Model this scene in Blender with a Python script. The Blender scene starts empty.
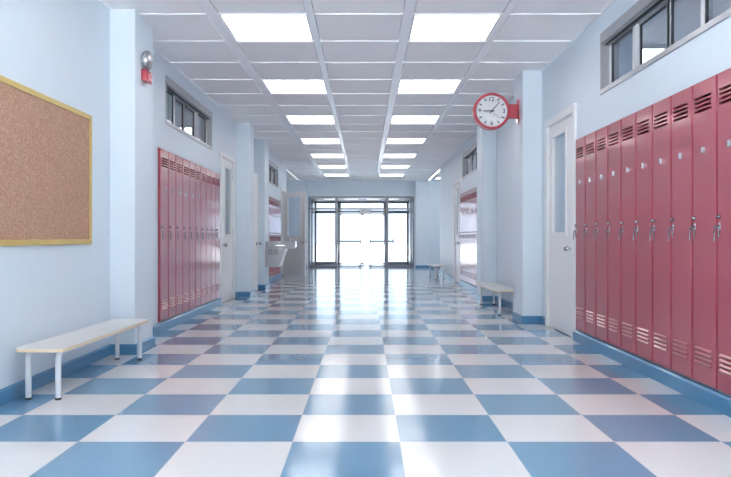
import bpy, bmesh, math, random
from mathutils import Vector, Matrix
random.seed(4)
PI = math.pi
S = bpy.context.scene
C = S.collection

# ------------------------------------------------------------------ dimensions
H = 1.0425           # eye height
CEIL = 3.10
XL, XR = -2.296, 2.165        # corridor wall faces
PL, PR = -2.065, 1.924        # pillar faces
TILE = 0.55
Y_BACK, Y_REAR = 25.2, 28.2
Y_FRONT, Y_END = -2.6, 20.5   # end wall behind the viewer / where side halls open
WT = 0.30                     # wall thickness

# ------------------------------------------------------------------ materials
def srgb(r, g, b):
    f = lambda c: ((c/255+0.055)/1.055)**2.4 if c/255 > 0.04045 else c/255/12.92
    return (f(r), f(g), f(b), 1)

def mat(name, col, rough=0.5, metal=0.0, spec=0.5, coat=0.0, coat_rough=0.05, noise=0.0, nscale=40, bump=0.0, bscale=200):
    m = bpy.data.materials.new(name); m.use_nodes = True
    nt = m.node_tree; b = nt.nodes['Principled BSDF']
    b.inputs['Base Color'].default_value = col
    b.inputs['Roughness'].default_value = rough
    b.inputs['Metallic'].default_value = metal
    b.inputs['Specular IOR Level'].default_value = spec
    b.inputs['Coat Weight'].default_value = coat
    b.inputs['Coat Roughness'].default_value = coat_rough
    if noise or bump:
        tc = nt.nodes.new('ShaderNodeTexCoord')
    if noise:
        n = nt.nodes.new('ShaderNodeTexNoise'); n.inputs['Scale'].default_value = nscale; n.inputs['Detail'].default_value = 4
        nt.links.new(tc.outputs['Object'], n.inputs['Vector'])
        mx = nt.nodes.new('ShaderNodeMix'); mx.data_type = 'RGBA'
        mx.inputs[6].default_value = tuple(c*(1-noise) for c in col[:3])+(1,)
        mx.inputs[7].default_value = tuple(min(1, c*(1+noise)) for c in col[:3])+(1,)
        nt.links.new(n.outputs['Fac'], mx.inputs[0]); nt.links.new(mx.outputs[2], b.inputs['Base Color'])
    if bump:
        n2 = nt.nodes.new('ShaderNodeTexNoise'); n2.inputs['Scale'].default_value = bscale; n2.inputs['Detail'].default_value = 3
        nt.links.new(tc.outputs['Object'], n2.inputs['Vector'])
        bp = nt.nodes.new('ShaderNodeBump'); bp.inputs['Strength'].default_value = bump; bp.inputs['Distance'].default_value = 0.002
        nt.links.new(n2.outputs['Fac'], bp.inputs['Height']); nt.links.new(bp.outputs['Normal'], b.inputs['Normal'])
    return m

def emis(name, col, strength):
    m = bpy.data.materials.new(name); m.use_nodes = True
    nt = m.node_tree; nt.nodes.remove(nt.nodes['Principled BSDF'])
    e = nt.nodes.new('ShaderNodeEmission'); e.inputs[0].default_value = col; e.inputs[1].default_value = strength
    nt.links.new(e.outputs[0], nt.nodes['Material Output'].inputs[0])
    return m

def thin_glass(name, tint=(1, 1, 1, 1), refl=1.0):
    m = bpy.data.materials.new(name); m.use_nodes = True
    nt = m.node_tree; nt.nodes.remove(nt.nodes['Principled BSDF'])
    t = nt.nodes.new('ShaderNodeBsdfTransparent'); t.inputs[0].default_value = tint
    g = nt.nodes.new('ShaderNodeBsdfGlossy'); g.inputs['Roughness'].default_value = 0.0
    f = nt.nodes.new('ShaderNodeFresnel'); f.inputs[0].default_value = 1.45
    k = nt.nodes.new('ShaderNodeMath'); k.operation = 'MULTIPLY'; k.inputs[1].default_value = refl
    mx = nt.nodes.new('ShaderNodeMixShader')
    ge = nt.nodes.new('ShaderNodeNewGeometry'); inv = nt.nodes.new('ShaderNodeMath'); inv.operation = 'SUBTRACT'; inv.inputs[0].default_value = 1.0
    k2 = nt.nodes.new('ShaderNodeMath'); k2.operation = 'MULTIPLY'      # no internal reflection at the pane's far face
    nt.links.new(ge.outputs['Backfacing'], inv.inputs[1])
    nt.links.new(f.outputs[0], k.inputs[0]); nt.links.new(k.outputs[0], k2.inputs[0]); nt.links.new(inv.outputs[0], k2.inputs[1]); nt.links.new(k2.outputs[0], mx.inputs[0])
    nt.links.new(t.outputs[0], mx.inputs[1]); nt.links.new(g.outputs[0], mx.inputs[2])
    nt.links.new(mx.outputs[0], nt.nodes['Material Output'].inputs[0])
    return m

def floor_mat():
    m = bpy.data.materials.new('checker_vinyl'); m.use_nodes = True
    nt = m.node_tree; b = nt.nodes['Principled BSDF']; L = nt.links
    geo = nt.nodes.new('ShaderNodeNewGeometry'); sep = nt.nodes.new('ShaderNodeSeparateXYZ')
    L.new(geo.outputs['Position'], sep.inputs[0])
    def M(op, a, bb=None):
        n = nt.nodes.new('ShaderNodeMath'); n.operation = op
        for i, v in enumerate((a, bb)):
            if v is None: continue
            if isinstance(v, (int, float)): n.inputs[i].default_value = v
            else: L.new(v, n.inputs[i])
        return n.outputs[0]
    u = M('DIVIDE', M('SUBTRACT', sep.outputs[0], 0.176), TILE)
    v = M('DIVIDE', M('SUBTRACT', sep.outputs[1], 3.622), TILE)
    par = M('FLOORED_MODULO', M('ADD', M('FLOOR', u), M('FLOOR', v)), 2.0)
    odd = M('GREATER_THAN', par, 0.5)
    def edge(w):
        fr = M('FLOORED_MODULO', w, 1.0)
        return M('MINIMUM', fr, M('SUBTRACT', 1.0, fr))
    joint = M('LESS_THAN', M('MINIMUM', edge(u), edge(v)), 0.0042)
    nz = nt.nodes.new('ShaderNodeTexNoise'); nz.inputs['Scale'].default_value = 30; nz.inputs['Detail'].default_value = 6
    L.new(geo.outputs['Position'], nz.inputs['Vector'])
    def mix(f, a, bb):
        n = nt.nodes.new('ShaderNodeMix'); n.data_type = 'RGBA'
        for i, x in ((0, f), (6, a), (7, bb)):
            if isinstance(x, tuple): n.inputs[i].default_value = x
            else: L.new(x, n.inputs[i])
        return n.outputs[2]
    blue = mix(nz.outputs['Fac'], FLOOR_BLUE[0], FLOOR_BLUE[1])
    white = mix(nz.outputs['Fac'], FLOOR_WHITE[0], FLOOR_WHITE[1])
    col = mix(joint, mix(odd, blue, white), srgb(188, 196, 206))
    L.new(col, b.inputs['Base Color'])
    b.inputs['Roughness'].default_value = FLOOR_ROUGH
    b.inputs['Specular IOR Level'].default_value = 0.5
    b.inputs['Coat Weight'].default_value = FLOOR_COAT
    b.inputs['Coat Roughness'].default_value = 0.11
    n2 = nt.nodes.new('ShaderNodeTexNoise'); n2.inputs['Scale'].default_value = 3.0; n2.inputs['Detail'].default_value = 1
    L.new(geo.outputs['Position'], n2.inputs['Vector'])
    bp = nt.nodes.new('ShaderNodeBump'); bp.inputs['Strength'].default_value = 0.06; bp.inputs['Distance'].default_value = 0.02
    L.new(n2.outputs['Fac'], bp.inputs['Height']); L.new(bp.outputs['Normal'], b.inputs['Normal'])
    return m

def cork_mat():
    m = bpy.data.materials.new('cork'); m.use_nodes = True
    nt = m.node_tree; b = nt.nodes['Principled BSDF']; L = nt.links
    tc = nt.nodes.new('ShaderNodeTexCoord')
    n1 = nt.nodes.new('ShaderNodeTexNoise'); n1.inputs['Scale'].default_value = 105; n1.inputs['Detail'].default_value = 8; n1.inputs['Roughness'].default_value = 0.75
    L.new(tc.outputs['Object'], n1.inputs['Vector'])
    cr = nt.nodes.new('ShaderNodeValToRGB')
    cr.color_ramp.elements[0].position = 0.33; cr.color_ramp.elements[0].color = srgb(144, 104, 82)
    cr.color_ramp.elements[1].position = 0.68; cr.color_ramp.elements[1].color = srgb(222, 190, 166)
    e = cr.color_ramp.elements.new(0.5); e.color = srgb(190, 150, 128)
    L.new(n1.outputs['Fac'], cr.inputs[0]); L.new(cr.outputs[0], b.inputs['Base Color'])
    b.inputs['Roughness'].default_value = 0.9
    b.inputs['Specular IOR Level'].default_value = 0.2
    return m

def wood_mat(name, c1, c2, scale=(3, 60, 60), rough=0.4):
    m = bpy.data.materials.new(name); m.use_nodes = True
    nt = m.node_tree; b = nt.nodes['Principled BSDF']; L = nt.links
    tc = nt.nodes.new('ShaderNodeTexCoord'); mp = nt.nodes.new('ShaderNodeMapping'); mp.inputs['Scale'].default_value = scale
    L.new(tc.outputs['Object'], mp.inputs[0])
    n1 = nt.nodes.new('ShaderNodeTexNoise'); n1.inputs['Scale'].default_value = 1; n1.inputs['Detail'].default_value = 5
    L.new(mp.outputs[0], n1.inputs['Vector'])
    mx = nt.nodes.new('ShaderNodeMix'); mx.data_type = 'RGBA'; mx.inputs[6].default_value = c1; mx.inputs[7].default_value = c2
    L.new(n1.outputs['Fac'], mx.inputs[0]); L.new(mx.outputs[2], b.inputs['Base Color'])
    b.inputs['Roughness'].default_value = rough
    return m

FLOOR_BLUE = (srgb(98, 142, 174), srgb(108, 152, 184))
FLOOR_WHITE = (srgb(224, 222, 222), srgb(232, 230, 230))
FLOOR_ROUGH, FLOOR_COAT = 0.13, 0.3
LAMP = 3.0
SKY = 1.45
SKY_BEHIND = 1.3
SUN = 38.0

M_wall = mat('wall_paint', srgb(221, 231, 240), 0.45, noise=0.012, nscale=6, bump=0.08, bscale=250)
M_room = mat('classroom_paint', srgb(206, 208, 210), 0.6)
M_floor = floor_mat()
M_ceil = mat('ceiling_panel', srgb(248, 245, 245), 0.5, spec=0.35, noise=0.01, nscale=3, bump=0.03, bscale=120)
M_tee = mat('ceiling_rail', srgb(250, 250, 252), 0.3, coat=0.15)
M_base = mat('blue_skirting', srgb(76, 136, 176), 0.3, coat=0.3)
M_red = mat('red_locker_enamel', srgb(178, 74, 90), 0.38, coat=1.0, coat_rough=0.12, noise=0.02, nscale=5)
M_redp = mat('red_plastic', srgb(190, 66, 82), 0.3, coat=0.6)
M_steel = mat('brushed_steel', srgb(196, 198, 202), 0.28, metal=1.0)
M_alu = mat('aluminium_frame', srgb(176, 177, 183), 0.32, metal=0.55)
M_aludark = mat('dark_gasket', srgb(60, 63, 70), 0.5)
M_knob = mat('polished_steel', srgb(208, 208, 212), 0.15, metal=1.0)
M_gong = mat('satin_metal', srgb(190, 190, 194), 0.3, metal=0.85)
M_plate = mat('pale_plate', srgb(214, 216, 222), 0.25, metal=0.8)
M_handle = mat('dark_steel', srgb(140, 142, 150), 0.22, metal=1.0)
M_sash = mat('sash_metal', srgb(222, 223, 227), 0.4, metal=0.15)
M_entry = mat('entrance_metal', srgb(128, 130, 138), 0.3, metal=0.6)
M_road = mat('grey_asphalt', srgb(128, 128, 130), 0.9, noise=0.1)
M_chrome = mat('chrome', srgb(215, 216, 220), 0.1, metal=1.0)
M_white = mat('white_paint', srgb(238, 238, 239), 0.35, noise=0.008, nscale=8)
M_whitemetal = mat('white_powder_coat', srgb(226, 228, 232), 0.3, coat=0.3)
M_lam = mat('bench_laminate', srgb(226, 222, 216), 0.3, coat=0.4, noise=0.015, nscale=20)
M_wood = wood_mat('birch_edge', srgb(242, 222, 192), srgb(230, 204, 166), (2, 3, 160))
M_gold = wood_mat('pale_wood_frame', srgb(222, 196, 124), srgb(196, 166, 92), (60, 6, 60), 0.35)
M_cork = cork_mat()
M_black = mat('black_rubber', srgb(30, 30, 33), 0.5)
M_dial = mat('clock_dial', srgb(226, 226, 230), 0.3, coat=0.5)
M_ink = mat('clock_ink', srgb(35, 37, 42), 0.5)
M_lens = mat('clear_lens', srgb(222, 120, 132), 0.12, coat=0.8)
M_grey = mat('fountain_enamel', srgb(190, 192, 197), 0.3, coat=0.3)
M_slot = mat('vent_insert', srgb(120, 124, 130), 0.5)
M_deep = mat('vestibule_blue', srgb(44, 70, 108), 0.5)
M_pave = mat('pale_paving', srgb(236, 236, 232), 0.8)
M_lamp = emis('lamp_diffuser', (1.0, 0.985, 0.965, 1), LAMP)
M_lamp2 = emis('slot_lamp', (0.98, 0.99, 1.0, 1), 2.5)
M_lamp3 = emis('dim_slot_lamp', (0.98, 0.99, 1.0, 1), 0.55)
M_lamproom = emis('classroom_lamp', (1.0, 0.98, 0.95, 1), 5.0)
M_glass = thin_glass('window_glass', (0.86, 0.90, 0.94, 1))
M_glassdoor = thin_glass('door_glass', (0.93, 0.95, 0.96, 1), 0.6)

# ------------------------------------------------------------------ mesh helpers
def finish(name, bm, mats, parent=None, smooth=False, loc=None):
    bmesh.ops.recalc_face_normals(bm, faces=bm.faces)
    me = bpy.data.meshes.new(name)
    bm.to_mesh(me); bm.free()
    if not isinstance(mats, (list, tuple)): mats = [mats]
    for m in mats: me.materials.append(m)
    if smooth:
        for p in me.polygons: p.use_smooth = True
        try: me.set_sharp_from_angle(angle=math.radians(38))
        except Exception: pass
    o = bpy.data.objects.new(name, me); C.objects.link(o)
    if loc: o.location = loc
    if parent is not None: o.parent = parent
    return o

def struct(name, bm, mats, parent=None, smooth=False):
    o = finish(name, bm, mats, parent, smooth)
    if parent is None: o['kind'] = 'structure'
    return o

def tag(o, label, cat, group=None):
    o['label'] = label; o['category'] = cat
    if group: o['group'] = group
    return o

def empty(name, loc=(0, 0, 0), rz=0.0):
    o = bpy.data.objects.new(name, None); C.objects.link(o)
    o.location = loc; o.rotation_euler = (0, 0, rz); o.empty_display_size = 0.1
    return o

def box(bm, x0, x1, y0, y1, z0, z1, mi=0, bevel=0.0, seg=1):
    vs = [bm.verts.new(p) for p in ((x0,y0,z0),(x1,y0,z0),(x1,y1,z0),(x0,y1,z0),(x0,y0,z1),(x1,y0,z1),(x1,y1,z1),(x0,y1,z1))]
    fs = [bm.faces.new([vs[i] for i in q]) for q in ((0,3,2,1),(4,5,6,7),(0,1,5,4),(1,2,6,5),(2,3,7,6),(3,0,4,7))]
    for f in fs: f.material_index = mi
    if bevel:
        es = list({e for f in fs for e in f.edges})
        r = bmesh.ops.bevel(bm, geom=es, offset=bevel, segments=seg, profile=0.5, affect='EDGES')
        for f in r['faces']: f.material_index = mi
    return bm

def prism(bm, pts, a0, a1, axis='y', mi=0, bevel=0.0):
    """extrude a 2-D outline along an axis"""
    def P(p, a):
        if axis == 'y': return (p[0], a, p[1])
        if axis == 'x': return (a, p[0], p[1])
        return (p[0], p[1], a)
    A = [bm.verts.new(P(p, a0)) for p in pts]; B = [bm.verts.new(P(p, a1)) for p in pts]
    n = len(pts); fs = [bm.faces.new(A), bm.faces.new(B[::-1])]
    for i in range(n): fs.append(bm.faces.new((A[i], A[(i+1) % n], B[(i+1) % n], B[i])))
    for f in fs: f.material_index = mi
    if bevel:
        es = list({e for f in fs for e in f.edges})
        bmesh.ops.bevel(bm, geom=es, offset=bevel, segments=2, profile=0.5, affect='EDGES')
    return fs

def tube(bm, pts, r, seg=14, mi=0, caps=True):
    pts = [Vector(p) for p in pts]
    rings = []; n = len(pts); ref = None
    for i, p in enumerate(pts):
        d = (pts[min(i+1, n-1)] - pts[max(i-1, 0)]).normalized()
        if ref is None:
            ref = Vector((1, 0, 0)) if abs(d.x) < 0.9 else Vector((0, 1, 0))
        ref = (ref - d*ref.dot(d)).normalized(); b = d.cross(ref)
        rr = r[i] if isinstance(r, (list, tuple)) else r
        rings.append([bm.verts.new(p + ref*math.cos(2*PI*k/seg)*rr + b*math.sin(2*PI*k/seg)*rr) for k in range(seg)])
    for A, B in zip(rings, rings[1:]):
        for k in range(seg):
            f = bm.faces.new((A[k], A[(k+1) % seg], B[(k+1) % seg], B[k])); f.material_index = mi
    if caps:
        f = bm.faces.new(rings[0][::-1]); f.material_index = mi
        f = bm.faces.new(rings[-1]); f.material_index = mi
    return bm

def lathe(bm, prof, axis='x', c=(0, 0, 0), seg=32, mi=0):
    """prof: (distance along axis, radius)"""
    rings = []
    for a, r in prof:
        ring = []
        for k in range(seg if r > 1e-5 else 1):
            t = 2*PI*k/seg; u, v = r*math.cos(t), r*math.sin(t)
            p = (a, u, v) if axis == 'x' else ((u, a, v) if axis == 'y' else (u, v, a))
            ring.append(bm.verts.new((c[0]+p[0], c[1]+p[1], c[2]+p[2])))
        rings.append(ring)
    for A, B in zip(rings, rings[1:]):
        for k in range(seg):
            if len(A) == 1 and len(B) == 1: continue
            if len(A) == 1: f = bm.faces.new((A[0], B[k], B[(k+1) % seg]))
            elif len(B) == 1: f = bm.faces.new((A[k], A[(k+1) % seg], B[0]))
            else: f = bm.faces.new((A[k], A[(k+1) % seg], B[(k+1) % seg], B[k]))
            f.material_index = mi
    return bm

def slab(bm, u0, u1, v0, v1, w0, w1, holes, P, back=True, rim=True, mi=0):
    """a flat slab in the u-v plane between w0 and w1 with rectangular holes; P maps (u,v,w) to xyz"""
    us = sorted({u0, u1, *[h[0] for h in holes], *[h[1] for h in holes]})
    vs = sorted({v0, v1, *[h[2] for h in holes], *[h[3] for h in holes]})
    us = [u for u in us if u0-1e-9 <= u <= u1+1e-9]; vs = [v for v in vs if v0-1e-9 <= v <= v1+1e-9]
    def quad(*ps):
        f = bm.faces.new([bm.verts.new(P(*p)) for p in ps]); f.material_index = mi
    for a, b in zip(us, us[1:]):
        for c, d in zip(vs, vs[1:]):
            m, n = (a+b)/2, (c+d)/2
            if any(h[0] < m < h[1] and h[2] < n < h[3] for h in holes): continue
            quad((a, c, w0), (b, c, w0), (b, d, w0), (a, d, w0))
            if back: quad((a, c, w1), (a, d, w1), (b, d, w1), (b, c, w1))
    loops = list(holes) + ([(u0, u1, v0, v1)] if rim else [])
    for (a, b, c, d) in loops:
        quad((a, c, w0), (b, c, w0), (b, c, w1), (a, c, w1))
        quad((a, d, w0), (b, d, w0), (b, d, w1), (a, d, w1))
        quad((a, c, w0), (a, d, w0), (a, d, w1), (a, c, w1))
        quad((b, c, w0), (b, d, w0), (b, d, w1), (b, c, w1))

# ------------------------------------------------------------------ layout tables
LW, LH, LD, LZ = 0.3215, 1.942, 0.27, 0.11      # locker
lockers_right = (3.979, 7.194); lockers_left = (7.805, 11.02)
lockers_left_far = (15.69, 18.905); lockers_right_far = (12.725, 15.94)
WZ0, WZ1 = 2.373, 2.918
win_right = (4.07, 6.48); win_left = (8.12, 10.53); win_left_far = (16.1, 18.51); win_right_far = (13.29, 15.70)
door_right = (7.235, 8.415); door_left = (11.12, 12.30); door_left_ajar = (13.11, 14.29)
door_left_open = (19.05, 20.23); door_right_far = (15.97, 17.15)
pill_L = [(6.33, 6.86), (12.57, 13.07), (14.49, 15.08)]
pill_R = [(8.65, 9.14), (11.66, 12.20)]
DTOP = 2.43

# ------------------------------------------------------------------ the setting
bm = bmesh.new()
box(bm, -8.2, 8.2, Y_FRONT-0.2, Y_REAR+0.06, -0.12, 0.0)
struct('floor', bm, M_floor)

def holes_for(lockers, wins, doors):
    h = []
    for a, b in lockers: h.append((a-0.002, b+0.002, LZ, LZ+LH+0.004))
    for a, b in wins: h.append((a, b, WZ0, WZ1))
    for a, b in doors: h.append((a+0.045, b-0.045, 0.0, DTOP-0.045))
    return h
bm = bmesh.new()
slab(bm, Y_FRONT, Y_END, 0, CEIL, XL, XL-WT, holes_for([lockers_left, lockers_left_far], [win_left, win_left_far], [door_left, door_left_ajar, door_left_open]), lambda u, v, w: (w, u, v))
struct('wall_left', bm, M_wall)
bm = bmesh.new()
slab(bm, Y_FRONT, Y_END, 0, CEIL, XR, XR+WT, holes_for([lockers_right, lockers_right_far], [win_right, win_right_far], [door_right, door_right_far]), lambda u, v, w: (w, u, v))
struct('wall_right', bm, M_wall)
bm = bmesh.new()      # unseen near end, glazed here to add daylight from behind the viewer
slab(bm, XL-WT, XR+WT, 0, CEIL, Y_FRONT, Y_FRONT-0.2, [(XL+0.1, XR-0.1, 0, 2.95)], lambda u, v, w: (u, w, v))
struct('wall_rear', bm, M_wall)
# entrance wall with the doorway
EX0, EX1, EZ = -2.038, 1.735, 2.549
bm = bmesh.new()
slab(bm, -7.9, 7.9, 0, CEIL, Y_BACK, Y_BACK+0.2, [(EX0, EX1, 0, EZ)], lambda u, v, w: (u, w, v))
struct('wall_front', bm, M_wall)
# classrooms behind the corridor walls and the side halls
bm = bmesh.new()
ow = [(a, a+2.0, 1.2, 2.3) for a in (6.2, 12.2, 18.0)]+[(21.6, 24.0, 1.0, 2.2)]  # unseen openings, added to let daylight into classrooms and halls
for x0, x1 in ((-7.9, -8.1), (7.9, 8.1)): slab(bm, Y_FRONT, Y_BACK+0.2, 0, CEIL, x0, x1, ow, lambda u, v, w: (w, u, v))
struct('wall_outer', bm, M_room)
bm = bmesh.new()
for s, x in ((-1, XL-WT), (1, XR+WT)):
    for y in (2.4, Y_END-0.2):
        if s < 0: box(bm, -7.9, x, y, y+0.2, 0, CEIL)
        else: box(bm, x, 7.9, y, y+0.2, 0, CEIL)
struct('wall_classrooms', bm, M_room)

n_trim = 0
def pillar(x0, x1, y0, y1):
    global n_trim
    n_trim += 1
    bm = bmesh.new(); box(bm, x0, x1, y0, y1, 0, CEIL, bevel=0.006)
    return struct('trim_%d' % n_trim, bm, M_wall)
for a, b in pill_L: pillar(XL, PL, a, b)
for a, b in pill_R: pillar(PR, XR, a, b)
pillar(-2.60, -2.07, 24.95, Y_BACK); pillar(1.765, 2.29, 24.95, Y_BACK)

# skirting: (height, thickness) profile with a chamfered top
def skirt(bm, x, s, y0, y1, h=0.095, t=0.018):     # along a wall running in y, s = direction into the corridor
    prism(bm, [(x, 0.0005), (x+s*t, 0.0005), (x+s*t, h-0.012), (x+s*0.006, h), (x, h)], y0, y1, 'y')
def skirt_x(bm, y, s, x0, x1, h=0.095, t=0.018):
    prism(bm, [(y, 0.0005), (y+s*t, 0.0005), (y+s*t, h-0.012), (y+s*0.006, h), (y, h)], x0, x1, 'x')
bm = bmesh.new()
for a, b in ((Y_FRONT, 6.33), (6.86, 7.52), (11.05, 11.115), (12.305, 12.57), (14.295, 14.49), (15.08, 15.55), (18.93, 19.045), (20.235, Y_END)):
    skirt(bm, XL, 1, a, b)
for a, b in ((7.52, 11.05), (15.55, 18.93)):     # plinth below the lockers
    prism(bm, [(XL, 0.0005), (XL+0.042, 0.0005), (XL+0.042, 0.094), (XL+0.030, 0.107), (XL+0.0005, 0.107)], a, b, 'y')
for a, b in pill_L:
    skirt(bm, PL, 1, a-0.018, b+0.018); skirt_x(bm, a, -1, XL, PL+0.0); skirt_x(bm, b, 1, XL, PL)
struct('baseboard_left', bm, M_base)
bm = bmesh.new()
for a, b in ((Y_FRONT, 3.95), (8.42, 8.65), (9.14, 11.66), (12.20, 12.7), (17.155, Y_END)):
    skirt(bm, XR, -1, a, b)
for a, b in ((3.95, 7.23), (12.7, 15.965)):
    prism(bm, [(XR, 0.0005), (XR-0.042, 0.0005), (XR-0.042, 0.094), (XR-0.030, 0.107), (XR-0.0005, 0.107)], a, b, 'y')
for a, b in pill_R:
    skirt(bm, PR, -1, a-0.018, b+0.018); skirt_x(bm, a, -1, PR, XR); skirt_x(bm, b, 1, PR, XR)
struct('baseboard_right', bm, M_base)
bm = bmesh.new()
skirt_x(bm, Y_BACK, -1, -7.9, -2.60); skirt_x(bm, Y_BACK, -1, 2.29, 7.9)
skirt_x(bm, 24.95, -1, -2.60, -2.07); skirt_x(bm, 24.95, -1, 1.765, 2.29)
struct('baseboard_front', bm, M_base)

# ------------------------------------------------------------------ ceiling
ROW, ROW0 = 0.887, 6.462
cols = [(XL+0.012, -1.455), (-1.348, -0.537), (-0.473, 0.345), (0.440, 1.258), (1.322, XR-0.012)]
light_rows = [k for k in range(-12, 21, 3)]
bm = bmesh.new()
def tile(bm, x0, x1, y0, y1):
    g, c, d = 0.006, 0.012, 0.016
    x0 += g*0.3; x1 -= g*0.3; y0 += g; y1 -= g
    lo = [(x0+c, y0+c), (x1-c, y0+c), (x1-c, y1-c), (x0+c, y1-c)]; hi = [(x0, y0), (x1, y0), (x1, y1), (x0, y1)]
    A = [bm.verts.new((x, y, CEIL)) for x, y in lo]; B = [bm.verts.new((x, y, CEIL+d)) for x, y in hi]
    bm.faces.new(A)
    for i in range(4): bm.faces.new((A[i], A[(i+1) % 4], B[(i+1) % 4], B[i]))
for k in range(-13, 22):
    y0, y1 = ROW0+ROW*k, ROW0+ROW*(k+1)
    y0 = max(y0, Y_FRONT); y1 = min(y1, Y_BACK)
    if y1-y0 < 0.05: continue
    for ci, (a, b) in enumerate(cols):
        if k in light_rows and ci in (1, 3): continue
        tile(bm, a, b, y0, y1)
for (a, b) in ((-1.455, -1.348), (-0.537, -0.473), (0.345, 0.440), (1.258, 1.322)):
    box(bm, a, b, Y_FRONT, Y_BACK, CEIL-0.006, CEIL+0.03, mi=1)
for k in range(-13, 23):
    y = ROW0+ROW*k
    if Y_FRONT < y < Y_BACK-0.03:
        for a, b in cols: box(bm, a, b, y-0.010, y+0.010, CEIL-0.011, CEIL+0.012, mi=1)
for x0, x1 in ((XL, XL+0.022), (XR-0.022, XR)):    # edge angle along the walls
    box(bm, x0, x1, Y_FRONT, Y_END, CEIL-0.004, CEIL+0.02, mi=1)
box(bm, XL-WT, XR+WT, Y_FRONT-0.2, Y_BACK+0.2, CEIL+0.14, CEIL+0.2)       # slab above
for x0, x1 in ((XL-WT, XL), (XR, XR+WT)):
    box(bm, x0, x1, Y_FRONT-0.2, Y_BACK+0.2, CEIL+0.0, CEIL+0.14)
# classroom and side-hall ceilings
box(bm, -8.1, XL-WT, Y_FRONT, Y_BACK+0.2, CEIL, CEIL+0.2); box(bm, XR+WT, 8.1, Y_FRONT, Y_BACK+0.2, CEIL, CEIL+0.2)
struct('ceiling', bm, [M_ceil, M_tee])

# ceiling lights: one built, the rest copied
def copy_tree(o, parent=None):
    c = o.copy(); C.objects.link(c)
    if parent is not None: c.parent = parent
    for ch in list(o.children): copy_tree(ch, c)
    return c
ordn = ['first', 'second', 'third', 'fourth', 'fifth', 'sixth', 'seventh', 'eighth', 'ninth', 'tenth']
def make_light(w, d):
    r = empty('ceiling_light')
    bm = bmesh.new()
    f = 0.016
    box(bm, -w/2, w/2, -d/2, -d/2+f, 0, 0.05); box(bm, -w/2, w/2, d/2-f, d/2, 0, 0.05)
    box(bm, -w/2, -w/2+f, -d/2+f, d/2-f, 0, 0.05); box(bm, w/2-f, w/2, -d/2+f, d/2-f, 0, 0.05)
    box(bm, -w/2, w/2, -d/2, d/2, 0.05, 0.06)
    finish('frame', bm, M_whitemetal, r)
    bm = bmesh.new(); box(bm, -w/2+f, w/2-f, -d/2+f, d/2-f, 0.010, 0.02)
    finish('diffuser', bm, M_lamp, r)
    return r
lw = 0.811; ld = ROW-0.026
proto = make_light(lw, ld); first = True
for k in light_rows:
    for side, cx in (('left', (cols[1][0]+cols[1][1])/2), ('right', (cols[3][0]+cols[3][1])/2)):
        y = ROW0+ROW*(k+0.5)
        if y > Y_BACK-0.4 or y < Y_FRONT+0.4: continue
        o = proto if first else copy_tree(proto); first = False
        o.location = (cx, y, CEIL-0.001)
        if k >= 0:
            lab = 'glowing white ceiling light panel, %s-hand column, %s row counted from the front' % (side, ordn[k//3])
        else:
            lab = 'white ceiling light panel over the viewer, %s-hand column, %s row behind the front row' % (side, ordn[-k//3-1])
        tag(o, lab, 'ceiling light', 'recessed corridor ceiling lights')

# slot lamps where the side halls open, and a panel lamp in each hall
for side, x in (('right', XR+0.045), ('left', XL-0.045)):
    r = empty('slot_light', (x, 22.7, CEIL))
    bm = bmesh.new(); box(bm, -0.045, -0.03, -2.05, 2.05, -0.02, -0.0005); box(bm, 0.03, 0.045, -2.05, 2.05, -0.02, -0.0005)
    box(bm, -0.03, 0.03, -2.05, -2.03, -0.02, -0.0005); box(bm, -0.03, 0.03, 2.03, 2.05, -0.02, -0.0005)
    finish('housing', bm, M_whitemetal, r)
    bm = bmesh.new(); box(bm, -0.03, 0.03, -2.03, 2.03, -0.015, -0.0005); finish('diffuser', bm, M_lamp2 if side == 'right' else M_lamp3, r)
    tag(r, 'long thin ceiling light strip at the %s-hand side hall opening' % side, 'strip light')
    x2 = 2.74 if side == 'right' else -3.6
    p = copy_tree(proto); p.location = (x2, 23.4, CEIL-0.0605)
    tag(p, 'white ceiling light panel inside the far %s-hand side hall' % side, 'ceiling light')

# classroom lamps, seen through the high windows and door panes
def room_lamp(x, y, lab, a=0.3, b=0.6):
    r = empty('classroom_light', (x, y, CEIL))
    bm = bmesh.new(); box(bm, -a-0.03, a+0.03, -b-0.03, b+0.03, -0.05, -0.0005, bevel=0.004); finish('housing', bm, M_whitemetal, r)
    bm = bmesh.new(); box(bm, -a, a, -b, b, -0.056, -0.0501); finish('diffuser', bm, M_lamproom, r)
    tag(r, lab, 'ceiling light', 'classroom lamps')
room_lamp(3.0, 7.93, 'classroom ceiling lamp glimpsed through the high window above the right-hand lockers', 0.17, 0.44)
room_lamp(4.4, 15.9, 'classroom ceiling lamp glimpsed through the pane of the near right-hand door')
room_lamp(-3.4, 13.4, 'classroom ceiling lamp glimpsed through the high window above the left-hand lockers')

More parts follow.
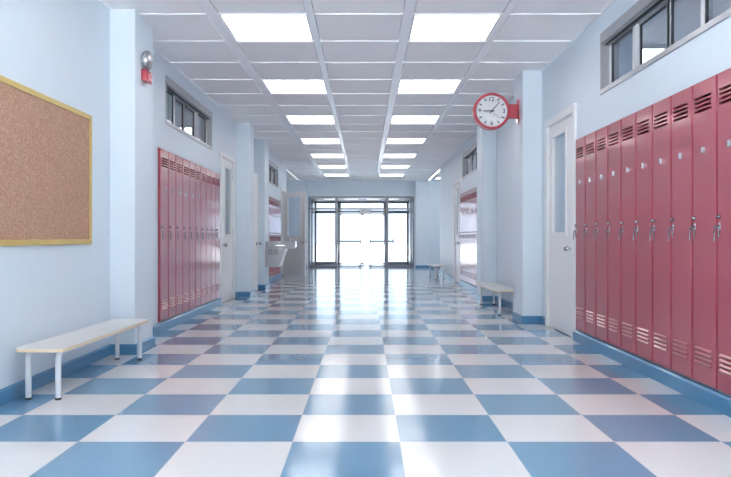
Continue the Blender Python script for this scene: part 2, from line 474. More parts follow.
# ------------------------------------------------------------------ lockers
def make_locker():
    r = empty('locker')
    bm = bmesh.new(); t = 0.007; g = 0.001
    box(bm, g, g+t, 0.003, LD, 0, LH); box(bm, LW-g-t, LW-g, 0.003, LD, 0, LH)
    box(bm, g+t, LW-g-t, LD-t, LD, 0, LH)
    box(bm, g+t, LW-g-t, 0.003, LD-t, 0, t); box(bm, g+t, LW-g-t, 0.003, LD-t, LH-t, LH)
    # narrow front flanges the door closes against
    box(bm, g+t, g+t+0.012, 0.003, 0.008, t, LH-t); box(bm, LW-g-t-0.012, LW-g-t, 0.003, 0.008, t, LH-t)
    box(bm, g+t, LW-g-t, 0.003, 0.008, t, t+0.012); box(bm, g+t, LW-g-t, 0.003, 0.008, LH-t-0.012, LH-t)
    finish('body', bm, M_red, r)
    # door sheet with real louvre slots
    a, b, c, d = 0.012, LW-0.012, 0.010, LH-0.010
    sx0, sx1 = 0.052, LW-0.060
    slots = [1.736+0.0275*i for i in range(4)] + [0.128+0.030*i for i in range(4)]
    holes = [(sx0, sx1, z, z+0.018) for z in slots]
    bm = bmesh.new(); ch = 0.004; yf = -0.024
    slab(bm, a+ch, b-ch, c+ch, d-ch, yf, yf+0.003, holes, lambda u, v, w: (u, w, v), back=False, rim=False)
    R = lambda q, y: [bm.verts.new(p) for p in ((a+q, y, c+q), (b-q, y, c+q), (b-q, y, d-q), (a+q, y, d-q))]
    r0, r1, r2 = R(ch, yf), R(0, yf+ch), R(0, 0.002)
    for A, B in ((r0, r1), (r1, r2)):
        for i in range(4): bm.faces.new((A[i], A[(i+1) % 4], B[(i+1) % 4], B[i]))
    door = finish('door', bm, M_red, r)
    for nm, zs in (('upper_louvre', slots[:4]), ('lower_louvre', slots[4:])):
        bm = bmesh.new()
        for z in zs:      # a pressed hood open at its lower side
            ya, yb, zt, zb = yf, yf-0.012, z+0.0195, z+(0.013 if nm == 'upper_louvre' else 0.0075)
            T = [bm.verts.new(p) for p in ((sx0-0.004, ya, zt), (sx1+0.004, ya, zt), (sx1, yb, zb), (sx0, yb, zb))]
            T2 = [bm.verts.new(p) for p in ((sx0-0.004, ya+0.001, zt-0.003), (sx1+0.004, ya+0.001, zt-0.003), (sx1-0.001, yb+0.002, zb), (sx0+0.001, yb+0.002, zb))]
            bm.faces.new(T); bm.faces.new(T2[::-1])
            bm.faces.new((T[2], T[3], T2[3], T2[2]))
            for i, xe in ((0, sx0-0.004), (1, sx1+0.004)):
                e = bm.verts.new((xe, ya, z)); tip = T[3] if i == 0 else T[2]
                bm.faces.new((T[i], tip, e))
        finish(nm, bm, M_red, door)
    # hinge knuckles on the far edge
    for z in (0.22, LH/2, LH-0.2):
        bm = bmesh.new(); tube(bm, [(LW-0.009, -0.016, z-0.04), (LW-0.009, -0.016, z+0.04)], 0.005, 8)
        finish('hinge', bm, M_red, door)
    bm = bmesh.new(); zc = 1.487; xc = LW*0.52
    box(bm, xc-0.015, xc+0.015, yf-0.010, yf-0.0002, zc-0.020, zc+0.020, bevel=0.002)
    box(bm, xc-0.017, xc+0.013, yf-0.014, yf-0.010, zc-0.016, zc+0.022)
    finish('number_plate', bm, M_plate, door)
    # lock knob and drop handle
    hx = 0.040
    bm = bmesh.new(); lathe(bm, [(yf, 0.0), (yf, 0.013), (yf-0.012, 0.013), (yf-0.018, 0.010), (yf-0.020, 0.0)], 'y', (hx, 0, 1.062), 18)
    finish('lock', bm, M_handle, door, True)
    bm = bmesh.new()
    box(bm, hx-0.010, hx+0.012, yf-0.003, yf-0.0002, 0.985, 1.03, bevel=0.001)
    finish('latch_plate', bm, M_plate, door)
    bm = bmesh.new()
    tube(bm, [(hx-0.019, yf-0.024, 0.915), (hx-0.018, yf-0.025, 0.975), (hx-0.013, yf-0.024, 0.998), (hx-0.003, yf-0.022, 1.008), (hx+0.008, yf-0.018, 1.000), (hx+0.013, yf-0.014, 0.98), (hx+0.014, yf-0.010, 0.94)], 0.0045, 10)
    tube(bm, [(hx-0.003, yf-0.0005, 1.008), (hx-0.003, yf-0.022, 1.008)], 0.005, 10)
    finish('handle', bm, M_handle, door, True)
    return r
lk = make_locker(); lk_used = False
def locker_row(y0, y1, side, label, group, from_far=True):
    global lk_used
    n = 10
    for i in range(n):           # i counts from the near end
        o = copy_tree(lk) if lk_used else lk
        lk_used = True
        if side > 0:
            o.location = (XR-0.003, y0+LW*(i+1), LZ+0.002); o.rotation_euler = (0, 0, -PI/2)
        else:
            o.location = (XL+0.003, y0+LW*i, LZ+0.002); o.rotation_euler = (0, 0, PI/2)
        num = n-1-i if from_far else i
        tag(o, label % ordn[num], 'locker', group)
locker_row(*lockers_right, 1, 'tall red locker in the big right-hand row, %s from the white door', 'lockers on the near right wall')
locker_row(*lockers_left, -1, 'tall red locker in the left-hand row past the alarm bell, %s from the near end', 'lockers on the near left wall', False)
locker_row(*lockers_left_far, -1, 'glossy red locker in the far row behind the drinking fountain, %s from the open door', 'lockers on the far left wall')
locker_row(*lockers_right_far, 1, 'pale gleaming red locker in the far right-hand row, %s from its white door', 'lockers on the far right wall')

# ------------------------------------------------------------------ windows
n_win = 0
def window(y0, y1, s):
    """s: +1 right wall, -1 left wall; a recessed strip window with a shutter box on top"""
    global n_win
    n_win += 1
    X = XR if s > 0 else XL
    q = lambda d0, d1: (min(X+s*d0, X+s*d1), max(X+s*d0, X+s*d1))
    e = 0.001
    bm = bmesh.new()
    hb = 0.088
    def b(d0, d1, a0, a1, z0, z1, mi=0, bev=0.0): box(bm, *q(d0, d1), a0, a1, z0, z1, mi, bev)
    b(-0.010, 0.012, y0-0.012, y1+0.012, WZ1-hb, WZ1+0.004, 0, 0.003)       # shutter box face
    b(0.012, 0.16, y0+e, y1-e, WZ1-0.03, WZ1-e)
    for i, d in enumerate((0.014, 0.034, 0.056)):                        # guide rails under the box
        b(d, d+0.010, y0+e, y1-e, WZ1-hb-0.012-0.006*i, WZ1-0.03, 1 if i % 2 else 0)
    b(-0.012, 0.004, y0-0.012, y1+0.012, WZ0-0.012, WZ0+0.032, 0, 0.003)     # sill face
    b(0.004, 0.16, y0+e, y1-e, WZ0+e, WZ0+0.02)
    for a0, a1 in ((y0+e, y0+0.012), (y1-0.012, y1-e)): b(0.0, 0.16, a0, a1, WZ0+0.02, WZ1-0.03)
    for a0, a1 in ((y0-0.012, y0+0.006), (y1-0.006, y1+0.012)): b(-0.008, 0.002, a0, a1, WZ0+0.03, WZ1-hb)
    w = struct('window_%d' % n_win, bm, [M_alu, M_aludark])
    n = 4; a, c = y0+0.014, y1-0.014; step = (c-a)/n
    z0, z1 = WZ0+0.022, WZ1-hb+0.02
    for i in range(n):
        d0 = 0.066 if i in (0, 3) else 0.098
        d1 = d0+0.03
        p0, p1 = a+step*i-(0.02 if i in (1, 2, 3) else 0), a+step*(i+1)+(0.02 if i in (0, 1, 2) else 0)
        f = 0.048
        bm = bmesh.new()
        for r4 in ((p0, p0+f, z0, z1), (p1-f, p1, z0, z1), (p0+f, p1-f, z0, z0+0.04), (p0+f, p1-f, z1-0.04, z1)):
            box(bm, *q(d0, d1), *r4, 0)
        g0, g1, h0, h1 = p0+f, p1-f, z0+0.04, z1-0.04
        for r4 in ((g0, g0+0.012, h0, h1), (g1-0.012, g1, h0, h1), (g0, g1, h0, h0+0.01), (g0, g1, h1-0.01, h1)):
            box(bm, *q(d0+0.006, d1-0.004), *r4, 1)
        sash = finish('window_sash', bm, [M_sash, M_aludark], w)
        bm = bmesh.new(); box(bm, *q(d0+0.013, d0+0.018), g0, g1, h0, h1)
        finish('pane', bm, M_glass, sash)
for yy, s in ((win_right, 1), (win_left, -1), (win_left_far, -1), (win_right_far, 1)): window(*yy, s)

# ------------------------------------------------------------------ doors
n_door = 0
def knob(parent, x, z, t):
    for s in (-1, 1):
        bm = bmesh.new(); y = s*t/2
        lathe(bm, [(y, 0.0), (y, 0.042), (y+s*0.010, 0.036), (y+s*0.014, 0.015), (y+s*0.044, 0.013), (y+s*0.052, 0.027), (y+s*0.066, 0.036), (y+s*0.084, 0.034), (y+s*0.094, 0.020), (y+s*0.096, 0.0)], 'y', (x, 0, z), 24)
        finish('knob', bm, M_knob, parent, True)
def make_leaf(parent, loc, rz, L=1.0, Hh=2.34, wx1=0.68):
    t = 0.045; wx0, wz0, wz1 = 0.15, 1.10, 2.20
    bm = bmesh.new()
    slab(bm, 0, L, 0, Hh, -t/2, t/2, [(wx0, wx1, wz0, wz1)], lambda u, v, w: (u, w, v))
    leaf = finish('door_leaf', bm, M_white, parent); leaf.location = loc; leaf.rotation_euler = (0, 0, rz)
    for s in (-1, 1):
        bm = bmesh.new(); f = 0.042; y0, y1 = sorted((s*t/2, s*(t/2+0.011)))
        for r4 in ((wx0-f, wx0+0.004, wz0-f, wz1+f), (wx1-0.004, wx1+f, wz0-f, wz1+f), (wx0+0.004, wx1-0.004, wz0-f, wz0+0.004), (wx0+0.004, wx1-0.004, wz1-0.004, wz1+f)):
            box(bm, r4[0], r4[1], y0, y1, r4[2], r4[3])
        finish('glazing_bead', bm, M_white, leaf)
    bm = bmesh.new(); box(bm, wx0, wx1, -0.003, 0.003, wz0, wz1); finish('pane', bm, M_glass, leaf)
    knob(leaf, L-0.075, 0.932, t)
    bm = bmesh.new(); box(bm, L-0.001, L+0.0015, -0.012, 0.012, 0.90, 1.01); finish('latch_plate', bm, M_steel, leaf)
    for z in (0.25, 1.15, 2.08):
        bm = bmesh.new(); tube(bm, [(-0.004, t/2, z-0.05), (-0.004, t/2, z+0.05)], 0.007, 10)
        finish('hinge', bm, M_steel, leaf, True)
    return leaf
def door(y0, y1, s, hinge='far', swing=0.0, wx1=0.68):
    global n_door
    n_door += 1
    X = XR if s > 0 else XL
    bm = bmesh.new(); tw = 0.078; pr = 0.026
    def b(d0, d1, a0, a1, z0, z1, bev=0.0): box(bm, min(X+s*d0, X+s*d1), max(X+s*d0, X+s*d1), a0, a1, z0, z1, 0, bev)
    b(-pr, -0.0005, y0, y0+tw, 0.001, DTOP, 0.004); b(-pr, -0.0005, y1-tw, y1, 0.001, DTOP, 0.004); b(-pr, -0.0005, y0+tw, y1-tw, DTOP-tw, DTOP, 0.004)
    b(-0.0005, 0.14, y0+0.0465, y0+tw, 0.001, DTOP-0.047); b(-0.0005, 0.14, y1-tw, y1-0.0465, 0.001, DTOP-0.047)
    b(-0.0005, 0.14, y0+tw, y1-tw, DTOP-tw, DTOP-0.047)
    # door stop
    b(0.058, 0.075, y0+tw, y0+tw+0.012, 0.001, DTOP-tw); b(0.058, 0.075, y1-tw-0.012, y1-tw, 0.001, DTOP-tw)
    if hinge == 'far': b(-pr-0.002, -pr+0.001, y0+tw-0.03, y0+tw, 0.915, 1.0)
    d = struct('door_%d' % n_door, bm, M_white)
    L = (y1-y0)-2*tw-0.008
    xc = X+s*0.030
    if hinge == 'far': make_leaf(d, (xc, y1-tw-0.004, 0.008), -PI/2+swing, L, wx1=wx1)
    else: make_leaf(d, (xc, y0+tw+0.004, 0.008), PI/2+swing, L)
    return d
door(*door_right, 1); door(*door_left, -1); door(*door_right_far, 1)
door(*door_left_ajar, -1, 'near', -math.radians(7.8))
d4 = door(*door_left_open, -1, 'far', math.radians(39), 0.79)
for c in d4.children: c.location.x = XL+0.012

# ------------------------------------------------------------------ glazed screen added behind the viewer for daylight
n_door += 1
bm = bmesh.new(); y = Y_FRONT-0.12; a0, a1 = XL+0.1, XR-0.1
for x0, x1 in ((a0, a0+0.055), (-1.09, -1.015), (-0.17, -0.10), (0.747, 0.823), (a1-0.055, a1)): box(bm, x0, x1, y-0.05, y+0.05, 0, 2.95)
for z0, z1 in ((0, 0.085), (2.13, 2.2), (2.87, 2.95)): box(bm, a0, a1, y-0.045, y+0.045, z0, z1)
rear = struct('door_%d' % n_door, bm, M_alu)
bm = bmesh.new(); box(bm, a0+0.02, a1-0.02, y-0.004, y+0.004, 0.04, 2.9); finish('pane', bm, M_glassdoor, rear)
# ------------------------------------------------------------------ entrance
bm = bmesh.new()
def frame_at(bm, y, rear=False):
    f = 0.055; dp = 0.10
    B = lambda x0, x1, z0, z1: box(bm, x0, x1, y, y+dp, z0, z1, 0, 0.004)
    B(EX0+0.001, EX0+f, 0.001, EZ-0.001); B(EX1-f, EX1-0.001, 0.001, EZ-0.001)
    B(EX0+f, EX1-f, EZ-0.075, EZ-0.001)
    for x in (-1.053, 0.785): B(x-0.038, x+0.038, 0.001, EZ-0.075)
    for x0, x1 in ((EX0+f, -1.091), (0.823, EX1-f)): B(x0, x1, 0.001, 0.085)
    for x0, x1 in ((EX0+f, -1.091), (-1.015, 0.747), (0.823, EX1-f)): B(x0, x1, 2.07, 2.13)
frame_at(bm, Y_BACK+0.02)
ent = struct('door_%d' % (n_door+1), bm, M_entry); n_door += 1
bm = bmesh.new(); frame_at(bm, Y_REAR-0.05); finish('outer_frame', bm, M_entry, ent)
for y in (Y_BACK+0.065, Y_REAR-0.005):
    for x0, x1, z0, z1 in ((EX0+0.055, -1.091, 0.085, 2.07), (0.823, EX1-0.055, 0.085, 2.07), (EX0+0.055, -1.091, 2.13, EZ-0.075), (-1.015, 0.747, 2.13, EZ-0.075), (0.823, EX1-0.055, 2.13, EZ-0.075)):
        bm = bmesh.new(); box(bm, x0, x1, y, y+0.008, z0, z1); finish('pane', bm, M_glassdoor, ent)
for x0, x1, z0, z1 in ((EX0+0.055, -1.091, 0.085, 2.07), (0.823, EX1-0.055, 0.085, 2.07), (EX0+0.055, -1.091, 2.13, EZ-0.075), (-1.015, 0.747, 2.13, EZ-0.075), (0.823, EX1-0.055, 2.13, EZ-0.075)):
    bm = bmesh.new(); y = Y_REAR-0.056; g = 0.03
    for r4 in ((x0, x0+g, z0, z1), (x1-g, x1, z0, z1), (x0+g, x1-g, z0, z0+g), (x0+g, x1-g, z1-g, z1)): box(bm, r4[0], r4[1], y, y+0.05, r4[2], r4[3])
    finish('gasket', bm, M_aludark, ent)
def glass_leaf(x0, x1, y, free_right, bar=True):
    bm = bmesh.new(); box(bm, x0, x1, y, y+0.010, 0.035, 2.045)
    leaf = finish('glass_leaf', bm, M_glassdoor, ent)
    bm = bmesh.new(); box(bm, x0, x1, y-0.008, y+0.018, 0.012, 0.045, 0, 0.002); finish('bottom_rail', bm, M_entry, leaf)
    bm = bmesh.new(); box(bm, x0, x1, y-0.008, y+0.018, 2.020, 2.052, 0, 0.002); finish('top_rail', bm, M_entry, leaf)
    for x in (x0+0.03, x1-0.03):
        bm = bmesh.new(); box(bm, x-0.045, x+0.045, y-0.012, y+0.022, 0.008, 0.075, 0, 0.003); finish('patch_fitting', bm, M_entry, leaf)
        bm = bmesh.new(); box(bm, x-0.03, x+0.03, y-0.012, y+0.022, 1.965, 2.055, 0, 0.003); finish('patch_fitting', bm, M_entry, leaf)
    xe = x1 if free_right else x0      # dark brush seal on the meeting edge
    bm = bmesh.new(); box(bm, xe-0.007, xe+0.007, y-0.002, y+0.012, 0.045, 0.90); finish('edge_seal', bm, M_aludark, leaf)
    if bar:
        bm = bmesh.new(); tube(bm, [(x0+0.02, y-0.06, 0.945), (x1-0.02, y-0.06, 0.945)], 0.026, 12)
        pb = finish('push_bar', bm, M_entry, leaf, True)
        for x in (x0+0.02, x1-0.02):
            bm = bmesh.new(); box(bm, x-0.02, x+0.02, y-0.09, y-0.0005, 0.865, 1.025, 0, 0.005); finish('bracket', bm, M_entry, pb)
    return leaf
glass_leaf(-1.02, -0.165, Y_BACK+0.15, True)
glass_leaf(0.150, 1.010, Y_BACK+0.15, False)
glass_leaf(-1.012, -0.135, Y_REAR+0.0, True, False); glass_leaf(-0.128, 0.745, Y_REAR+0.0, False, False)
bm = bmesh.new()
box(bm, -0.20, 0.185, Y_BACK+0.10, Y_BACK+0.14, 1.955, 2.065, 0, 0.004)
for x0, x1 in ((-0.19, 0.175),): box(bm, x0, x1, Y_BACK+0.095, Y_BACK+0.10, 1.985, 2.035, 1)
finish('door_operator', bm, [M_alu, M_white], ent)
# the vestibule between the two glazed screens
bm = bmesh.new()
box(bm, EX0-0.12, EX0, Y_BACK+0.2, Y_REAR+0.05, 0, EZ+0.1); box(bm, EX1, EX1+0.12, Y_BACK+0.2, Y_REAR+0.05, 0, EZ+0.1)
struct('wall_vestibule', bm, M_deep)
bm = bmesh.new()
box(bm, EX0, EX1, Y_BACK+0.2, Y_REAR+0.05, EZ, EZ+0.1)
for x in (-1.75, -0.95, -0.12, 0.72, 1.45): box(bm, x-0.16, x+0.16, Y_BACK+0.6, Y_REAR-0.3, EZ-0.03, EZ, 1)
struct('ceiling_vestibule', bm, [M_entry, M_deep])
bm = bmesh.new()
for x0, x1 in ((EX0, EX0+0.03), (EX1-0.03, EX1)):
    box(bm, x0, x1, Y_BACK+1.6, Y_REAR-0.06, 0.001, EZ-0.001); 
struct('trim_%d' % (n_trim+1), bm, M_entry); n_trim += 1
bm = bmesh.new(); box(bm, -60, 60, Y_REAR+0.06, 120, -0.14, -0.02); struct('forecourt', bm, M_road)
bm = bmesh.new(); box(bm, -60, 60, -90, Y_FRONT-0.21, -0.14, -0.02); struct('pavement', bm, M_pave)  # unseen ground, kept pale to bounce sunlight onto the ceiling
bm = bmesh.new()
for x0, x1 in ((-60, -8.2), (8.2, 60)): box(bm, x0, x1, Y_FRONT-0.21, Y_REAR+0.06, -0.14, -0.02)
struct('lawn', bm, M_road)

# ------------------------------------------------------------------ corkboard
r = empty('corkboard', (XL, 0, 0))
cy0, cy1, cz0, cz1 = 3.85, 5.87, 0.995, 2.062
bm = bmesh.new(); box(bm, 0.0005, 0.014, cy0+0.02, cy1-0.02, cz0+0.02, cz1-0.02); finish('cork_panel', bm, M_cork, r)
f = 0.040
for i, (a, b, c, d) in enumerate(((cy0, cy1, cz1-f, cz1), (cy0, cy1, cz0, cz0+f), (cy0, cy0+f, cz0+f, cz1-f), (cy1-f, cy1, cz0+f, cz1-f))):
    bm = bmesh.new(); box(bm, 0.0005, 0.024, a, b, c, d, 0, 0.003); finish('frame_rail', bm, M_gold, r)
tag(r, 'large brown corkboard in a pale yellow wooden frame on the left wall', 'noticeboard')

# ------------------------------------------------------------------ benches
def make_bench(fr, L, leg_near, leg_far, W=0.32, zt=0.345):
    # fr: +1 when the open side faces +x; leg_near / leg_far: how far the legs stand in from each end
    r = empty('bench')
    pts = []; rc = 0.06
    for cx, cy, a0 in ((W/2-rc, L/2-rc, 0), (-W/2+rc, L/2-rc, 90), (-W/2+rc, -L/2+rc, 180), (W/2-rc, -L/2+rc, 270)):
        for k in range(7):
            a = math.radians(a0+15*k); pts.append((cx+rc*math.cos(a), cy+rc*math.sin(a)))
    bm = bmesh.new(); fs = prism(bm, pts, zt-0.021, zt, 'z', 1)
    fs[0].material_index = 0; fs[1].material_index = 0
    es = [e for e in bm.edges if all(abs(v.co.z-zt) < 1e-5 for v in e.verts)]
    bmesh.ops.bevel(bm, geom=es, offset=0.003, segments=2, profile=0.5, affect='EDGES')
    seat = finish('seat', bm, [M_lam, M_wood], r)
    for x in (fr*0.08, -fr*0.115):
        for sy in (-1, 1):
            bm = bmesh.new(); lathe(bm, [(zt-0.001, 0.009), (zt+0.0015, 0.008), (zt+0.002, 0.0)], 'z', (x, sy*(L/2-0.2), 0), 12)
            finish('bolt', bm, M_steel, seat)
    rt = 0.0185; zr = zt-0.021-rt; br = 0.055
    for x in (fr*0.08, -fr*0.115):
        yn, yf = -L/2+leg_near, L/2-leg_far
        bm = bmesh.new(); tube(bm, [(x, yn+br, zr), (x, yf-br, zr)], rt, 14); finish('rail', bm, M_whitemetal, r, True)
        for sy in (-1, 1):
            bm = bmesh.new()
            ye = yn if sy < 0 else yf
            path = [(x, ye, 0.012), (x, ye, zr-br)]
            for k in range(1, 9):
                a = PI/2*k/8; path.append((x, ye-sy*(br-br*math.cos(a)), zr-br+br*math.sin(a)))
            tube(bm, path, rt, 16); lg = finish('leg', bm, M_whitemetal, r, True)
            bm = bmesh.new(); lathe(bm, [(0.0, 0.0), (0.0, 0.020), (0.014, 0.021), (0.014, 0.0)], 'z', (x, ye, 0), 16); finish('foot_cap', bm, M_black, lg)
    return r
b1 = make_bench(1, 1.67, 0.115, 0.045); b1.location = (-2.047, 5.29, 0); b1.rotation_euler = (0, 0, math.radians(-1.7))
tag(b1, 'low white-topped bench with round white legs below the corkboard', 'bench')
b2 = make_bench(-1, 1.76, 0.12, 0.12); b2.location = (1.905, 10.36, 0)
tag(b2, 'low white-topped bench between the two pillars on the right wall', 'bench')
b3 = make_bench(-1, 1.76, 0.12, 0.12); b3.location = (1.87, 18.74, 0)
tag(b3, 'small distant bench against the right wall near the entrance doors', 'bench')

# ------------------------------------------------------------------ alarm bell on the first left pillar
r = empty('alarm_bell', (PL, 6.575, -0.018))
bm = bmesh.new(); lathe(bm, [(0.0005, 0.0), (0.0005, 0.058), (0.024, 0.054), (0.024, 0.0)], 'x', (0, 0, 2.716), 28); finish('mounting_plate', bm, M_grey, r, True)
bm = bmesh.new(); zc = 2.716
lathe(bm, [(0.024, 0.084), (0.022, 0.090), (0.030, 0.092), (0.048, 0.090), (0.064, 0.080), (0.075, 0.062), (0.080, 0.040), (0.081, 0.018), (0.081, 0.0)], 'x', (0, 0, zc), 40)
bell = finish('gong', bm, M_gong, r, True)
bm = bmesh.new(); lathe(bm, [(0.080, 0.014), (0.086, 0.013), (0.090, 0.008), (0.091, 0.0)], 'x', (0, 0, zc), 16); finish('bolt', bm, M_steel, bell, True)
bm = bmesh.new()
A = [(0.0005, -0.082), (0.0005, 0.082)]
lo, hi = 2.505, 2.622
vs = [bm.verts.new(p) for p in ((0.0005, -0.08, lo+0.012), (0.058, -0.074, lo), (0.058, 0.074, lo), (0.0005, 0.08, lo+0.012), (0.0005, -0.08, hi), (0.050, -0.074, hi), (0.050, 0.074, hi), (0.0005, 0.08, hi))]
for q4 in ((0,3,2,1),(4,5,6,7),(0,1,5,4),(1,2,6,5),(2,3,7,6),(3,0,4,7)): bm.faces.new([vs[i] for i in q4])
bmesh.ops.bevel(bm, geom=list(bm.edges), offset=0.006, segments=2, profile=0.5, affect='EDGES')
bx_ = finish('sounder_box', bm, M_redp, r)
bm = bmesh.new()
box(bm, 0.0545, 0.066, -0.055, 0.055, lo+0.022, lo+0.075, 0, 0.005); finish('lens', bm, M_lens, bx_)
tag(r, 'silver bell above a red alarm box on the first left pillar', 'alarm')

# ------------------------------------------------------------------ wall clock on the right pillar
CY, CX, CZ, CR = 8.88, 1.580, 2.638, 0.228
r = empty('clock', (PR, CY, CZ))
ox = CX-PR
bm = bmesh.new()
box(bm, -0.018, -0.0005, -0.055, 0.055, -0.150, 0.150, 0, 0.006); finish('mounting_plate', bm, M_redp, r)
bm = bmesh.new(); box(bm, ox+CR*0.95, -0.018, -0.035, 0.035, -0.088, 0.088, 0, 0.006); finish('bracket', bm, M_redp, r)
hd = 0.055
bm = bmesh.new()
lathe(bm, [(-hd+0.014, 0.0), (-hd+0.014, 0.219), (hd-0.014, 0.219), (hd-0.014, 0.0)], 'y', (ox, 0, 0), 64); case = finish('case', bm, M_whitemetal, r, True)
for s in (-1, 1):
    bm = bmesh.new()
    lathe(bm, [(s*(hd-0.022), 0.219), (s*(hd-0.022), CR), (s*(hd+0.004), CR), (s*(hd+0.012), CR-0.008), (s*(hd+0.012), CR-0.024), (s*(hd+0.002), CR-0.034), (s*(hd-0.012), CR-0.035)], 'y', (ox, 0, 0), 64)
    finish('bezel', bm, M_redp, r, True)
    bm = bmesh.new(); lathe(bm, [(s*(hd-0.013), 0.0), (s*(hd-0.013), CR-0.033), (s*(hd-0.008), CR-0.033), (s*(hd-0.008), 0.0)], 'y', (ox, 0, 0), 64)
    dial = finish('dial', bm, M_dial, r)
    yf = s*(hd-0.0075)
    def rot(p, ang):      # a point on the dial, angle clockwise from 12 as seen from the front
        c, sn = math.cos(ang), math.sin(ang)
        return (ox - s*(p[0]*c+p[1]*sn), p[1]*c-p[0]*sn)
    def bar(bm, ang, r0, r1, w, y0, y1, w1=None):
        w1 = w if w1 is None else w1
        pts = [rot(p, ang) for p in ((-w/2, r0), (w/2, r0), (w1/2, r1), (-w1/2, r1))]
        prism(bm, pts, min(y0, y1), max(y0, y1), 'y')
    bm = bmesh.new()
    for h in range(12):
        if h % 3: bar(bm, math.radians(30*h), 0.143, 0.182, 0.0135, yf, yf+s*0.001)
    finish('hour_marks', bm, M_ink, dial)
    bm = bmesh.new()
    for txt, h in (('12', 0), ('3', 3), ('6', 6), ('9', 9)):
        cu = bpy.data.curves.new('numeral', 'FONT'); cu.body = txt; cu.size = 0.074; cu.align_x = 'CENTER'; cu.align_y = 'CENTER'; cu.extrude = 0.0006; cu.offset = 0.0008
        to = bpy.data.objects.new('numeral', cu); C.objects.link(to)
        bpy.context.view_layer.update()
        me = bpy.data.meshes.new_from_object(to.evaluated_get(bpy.context.evaluated_depsgraph_get()))
        px, pz = rot((0, 0.150), math.radians(30*h))
        xs = [v.co.x for v in me.vertices]; ys = [v.co.y for v in me.vertices]
        cx, cyy = (min(xs)+max(xs))/2, (min(ys)+max(ys))/2
        for v in me.vertices:
            x, y, z = v.co
            v.co = (px - s*(x-cx), yf + s*0.0006 + s*z, pz + (y-cyy))
        bm.from_mesh(me); bpy.data.objects.remove(to); bpy.data.curves.remove(cu); bpy.data.meshes.remove(me)
    finish('numerals', bm, M_ink, dial)
    for nm, ang, r0, r1, w, w1, m, k in (('hour_hand', math.radians(270.5), -0.03, 0.108, 0.015, 0.010, M_ink, 1), ('minute_hand', math.radians(41), -0.035, 0.148, 0.013, 0.008, M_ink, 2), ('second_hand', math.radians(133), -0.03, 0.135, 0.0035, 0.003, M_redp, 3)):
        bm = bmesh.new(); bar(bm, ang, r0, r1, w, yf+s*0.0015*k, yf+s*0.0015*(k+0.7), w1); finish(nm, bm, m, dial)
    bm = bmesh.new(); lathe(bm, [(yf, 0.010), (yf+s*0.007, 0.010), (yf+s*0.008, 0.0)], 'y', (ox, 0, 0), 20); finish('hub', bm, M_ink, dial)
tag(r, 'round red-rimmed white clock on a red bracket sticking out of the right pillar', 'clock')

# ------------------------------------------------------------------ drinking fountain on the third left pillar
r = empty('drinking_fountain', (PL, 14.56, 0)); W = 0.44
bm = bmesh.new(); box(bm, 0.0005, 0.03, 0, W, 0.45, 0.985, 0, 0.004); finish('back_panel', bm, M_alu, r)
bm = bmesh.new(); prism(bm, [(0.03, 0.452), (0.255, 0.452), (0.385, 0.835), (0.03, 0.835)], 0.012, W-0.012, 'y', 0, 0.006); body = finish('body', bm, M_grey, r)
bm = bmesh.new(); prism(bm, [(0.262, 0.45), (0.29, 0.46), (0.425, 0.845), (0.39, 0.845)], 0.0, W, 'y', 0, 0.004); finish('front_panel', bm, M_white, body)
for x0 in (0.05, 0.165):
    bm = bmesh.new()
    box(bm, x0, x0+0.095, 0.006, 0.0118, 0.705, 0.825, 1)
    for k in range(8): box(bm, x0, x0+0.095, 0.000, 0.008, 0.708+0.0148*k, 0.7158+0.0148*k, 0)
    finish('vent_grille', bm, [M_grey, M_slot], body)
bm = bmesh.new()
slab(bm, 0.03, 0.61, 0, W, 0.985, 0.955, [(0.30, 0.56, 0.05, W-0.05)], lambda u, v, w: (u, v, w))
box(bm, 0.30, 0.56, 0.05, W-0.05, 0.915, 0.925)
for b6 in ((0.298, 0.30, 0.05, W-0.05), (0.56, 0.562, 0.05, W-0.05), (0.298, 0.562, 0.048, 0.05), (0.298, 0.562, W-0.05, W-0.048)): box(bm, *b6, 0.915, 0.956)
prism(bm, [(0.03, 0.836), (0.575, 0.836), (0.61, 0.87), (0.61, 0.955), (0.03, 0.955)], 0.0, 0.02, 'y'); prism(bm, [(0.03, 0.836), (0.575, 0.836), (0.61, 0.87), (0.61, 0.955), (0.03, 0.955)], W-0.02, W, 'y')
prism(bm, [(0.03, 0.836), (0.575, 0.836), (0.61, 0.87), (0.61, 0.955), (0.595, 0.955), (0.595, 0.875), (0.57, 0.85), (0.03, 0.85)], 0.02, W-0.02, 'y')
basin = finish('basin', bm, M_grey, r)
bm = bmesh.new(); box(bm, 0.20, 0.40, -0.010, -0.0002, 0.885, 0.910, 0, 0.004); finish('push_bar', bm, M_chrome, basin)
bm = bmesh.new(); tube(bm, [(0.50, W*0.35, 0.985), (0.50, W*0.35, 1.03), (0.495, W*0.35, 1.045), (0.475, W*0.35, 1.052), (0.455, W*0.35, 1.045)], 0.011, 12)
lathe(bm, [(0.985, 0.024), (0.996, 0.022), (1.0, 0.011)], 'z', (0.50, W*0.35, 0), 16); finish('spout', bm, M_chrome, basin, True)
bm = bmesh.new(); box(bm, 0.545, 0.58, W*0.2, W*0.45, 0.985, 1.0, 0, 0.004); finish('button', bm, M_aludark, basin)
tag(r, 'pale grey wall-mounted drinking fountain with vent grilles on the third left pillar', 'drinking fountain')

# ------------------------------------------------------------------ light and camera
w = bpy.data.worlds.new('World'); S.world = w; w.use_nodes = True
bg = w.node_tree.nodes['Background']; bg.inputs[0].default_value = (0.97, 0.985, 1.0, 1)
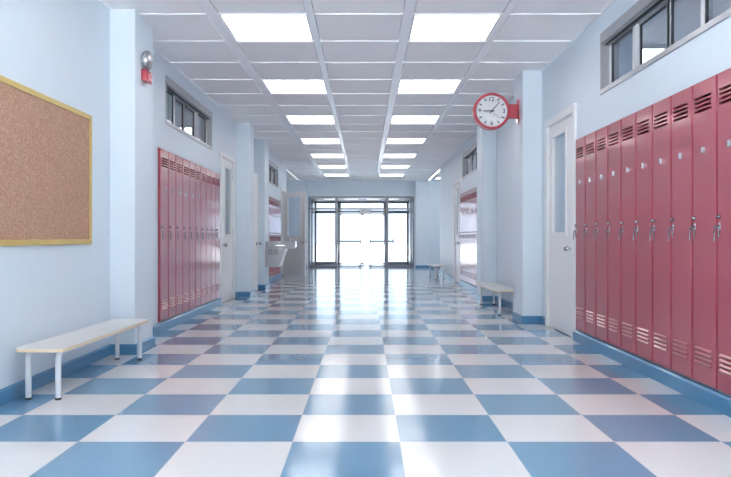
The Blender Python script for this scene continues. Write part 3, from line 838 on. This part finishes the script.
# sky varied by direction: bluer and slightly brighter ahead than behind the viewer
wn = w.node_tree; tc = wn.nodes.new('ShaderNodeTexCoord'); sp = wn.nodes.new('ShaderNodeSeparateXYZ'); mr = wn.nodes.new('ShaderNodeMapRange')
mr.inputs['From Min'].default_value = -0.25; mr.inputs['From Max'].default_value = 0.25
mr.inputs['To Min'].default_value = SKY_BEHIND; mr.inputs['To Max'].default_value = SKY
wn.links.new(tc.outputs['Generated'], sp.inputs[0]); wn.links.new(sp.outputs[1], mr.inputs['Value']); wn.links.new(mr.outputs[0], bg.inputs[1])
m2 = wn.nodes.new('ShaderNodeMapRange'); m2.inputs['From Min'].default_value = -0.25; m2.inputs['From Max'].default_value = 0.25
mc = wn.nodes.new('ShaderNodeMix'); mc.data_type = 'RGBA'; mc.inputs[6].default_value = (0.98, 0.985, 1.0, 1); mc.inputs[7].default_value = (0.80, 0.91, 1.06, 1)
wn.links.new(sp.outputs[1], m2.inputs['Value']); wn.links.new(m2.outputs[0], mc.inputs[0]); wn.links.new(mc.outputs[2], bg.inputs[0])
la = bpy.data.lights.new('entrance_portal', 'AREA'); la.shape = 'RECTANGLE'; la.size = EX1-EX0; la.size_y = EZ
la.cycles.is_portal = True
lo_ = bpy.data.objects.new('entrance_portal', la); C.objects.link(lo_)
lb = la.copy(); lb.size = XR-XL-0.2; lb.size_y = 2.95
lo2 = bpy.data.objects.new('rear_portal', lb); C.objects.link(lo2)
lo2.location = ((XL+XR)/2, Y_FRONT-0.3, 1.475); lo2.rotation_euler = (PI/2, 0, 0)
lo_.location = ((EX0+EX1)/2, Y_REAR+0.12, EZ/2); lo_.rotation_euler = (-PI/2, 0, 0)

su = bpy.data.lights.new('sun', 'SUN'); su.energy = SUN; su.angle = math.radians(2)
so = bpy.data.objects.new('sun', su); C.objects.link(so); so.location = (20, 10, 30)
so.rotation_euler = (0, math.radians(33), 0)      # from the side: it lights the paving at both ends, no beam enters the corridor

cam = bpy.data.cameras.new('camera'); co = bpy.data.objects.new('camera', cam); C.objects.link(co)
co.location = (0, 0, H); co.rotation_euler = (PI/2, 0, 0)
cam.sensor_fit = 'HORIZONTAL'; cam.sensor_width = 36; cam.lens = 706*36/731
cam.clip_start = 0.05; cam.clip_end = 300
S.camera = co
S.view_settings.view_transform = 'Standard'; S.view_settings.look = 'None'
S.view_settings.exposure = 0.78; S.view_settings.gamma = 1.0; S.view_settings.use_curve_mapping = False
S.cycles.max_bounces = 14; S.cycles.diffuse_bounces = 8; S.cycles.glossy_bounces = 6; S.cycles.transparent_max_bounces = 16
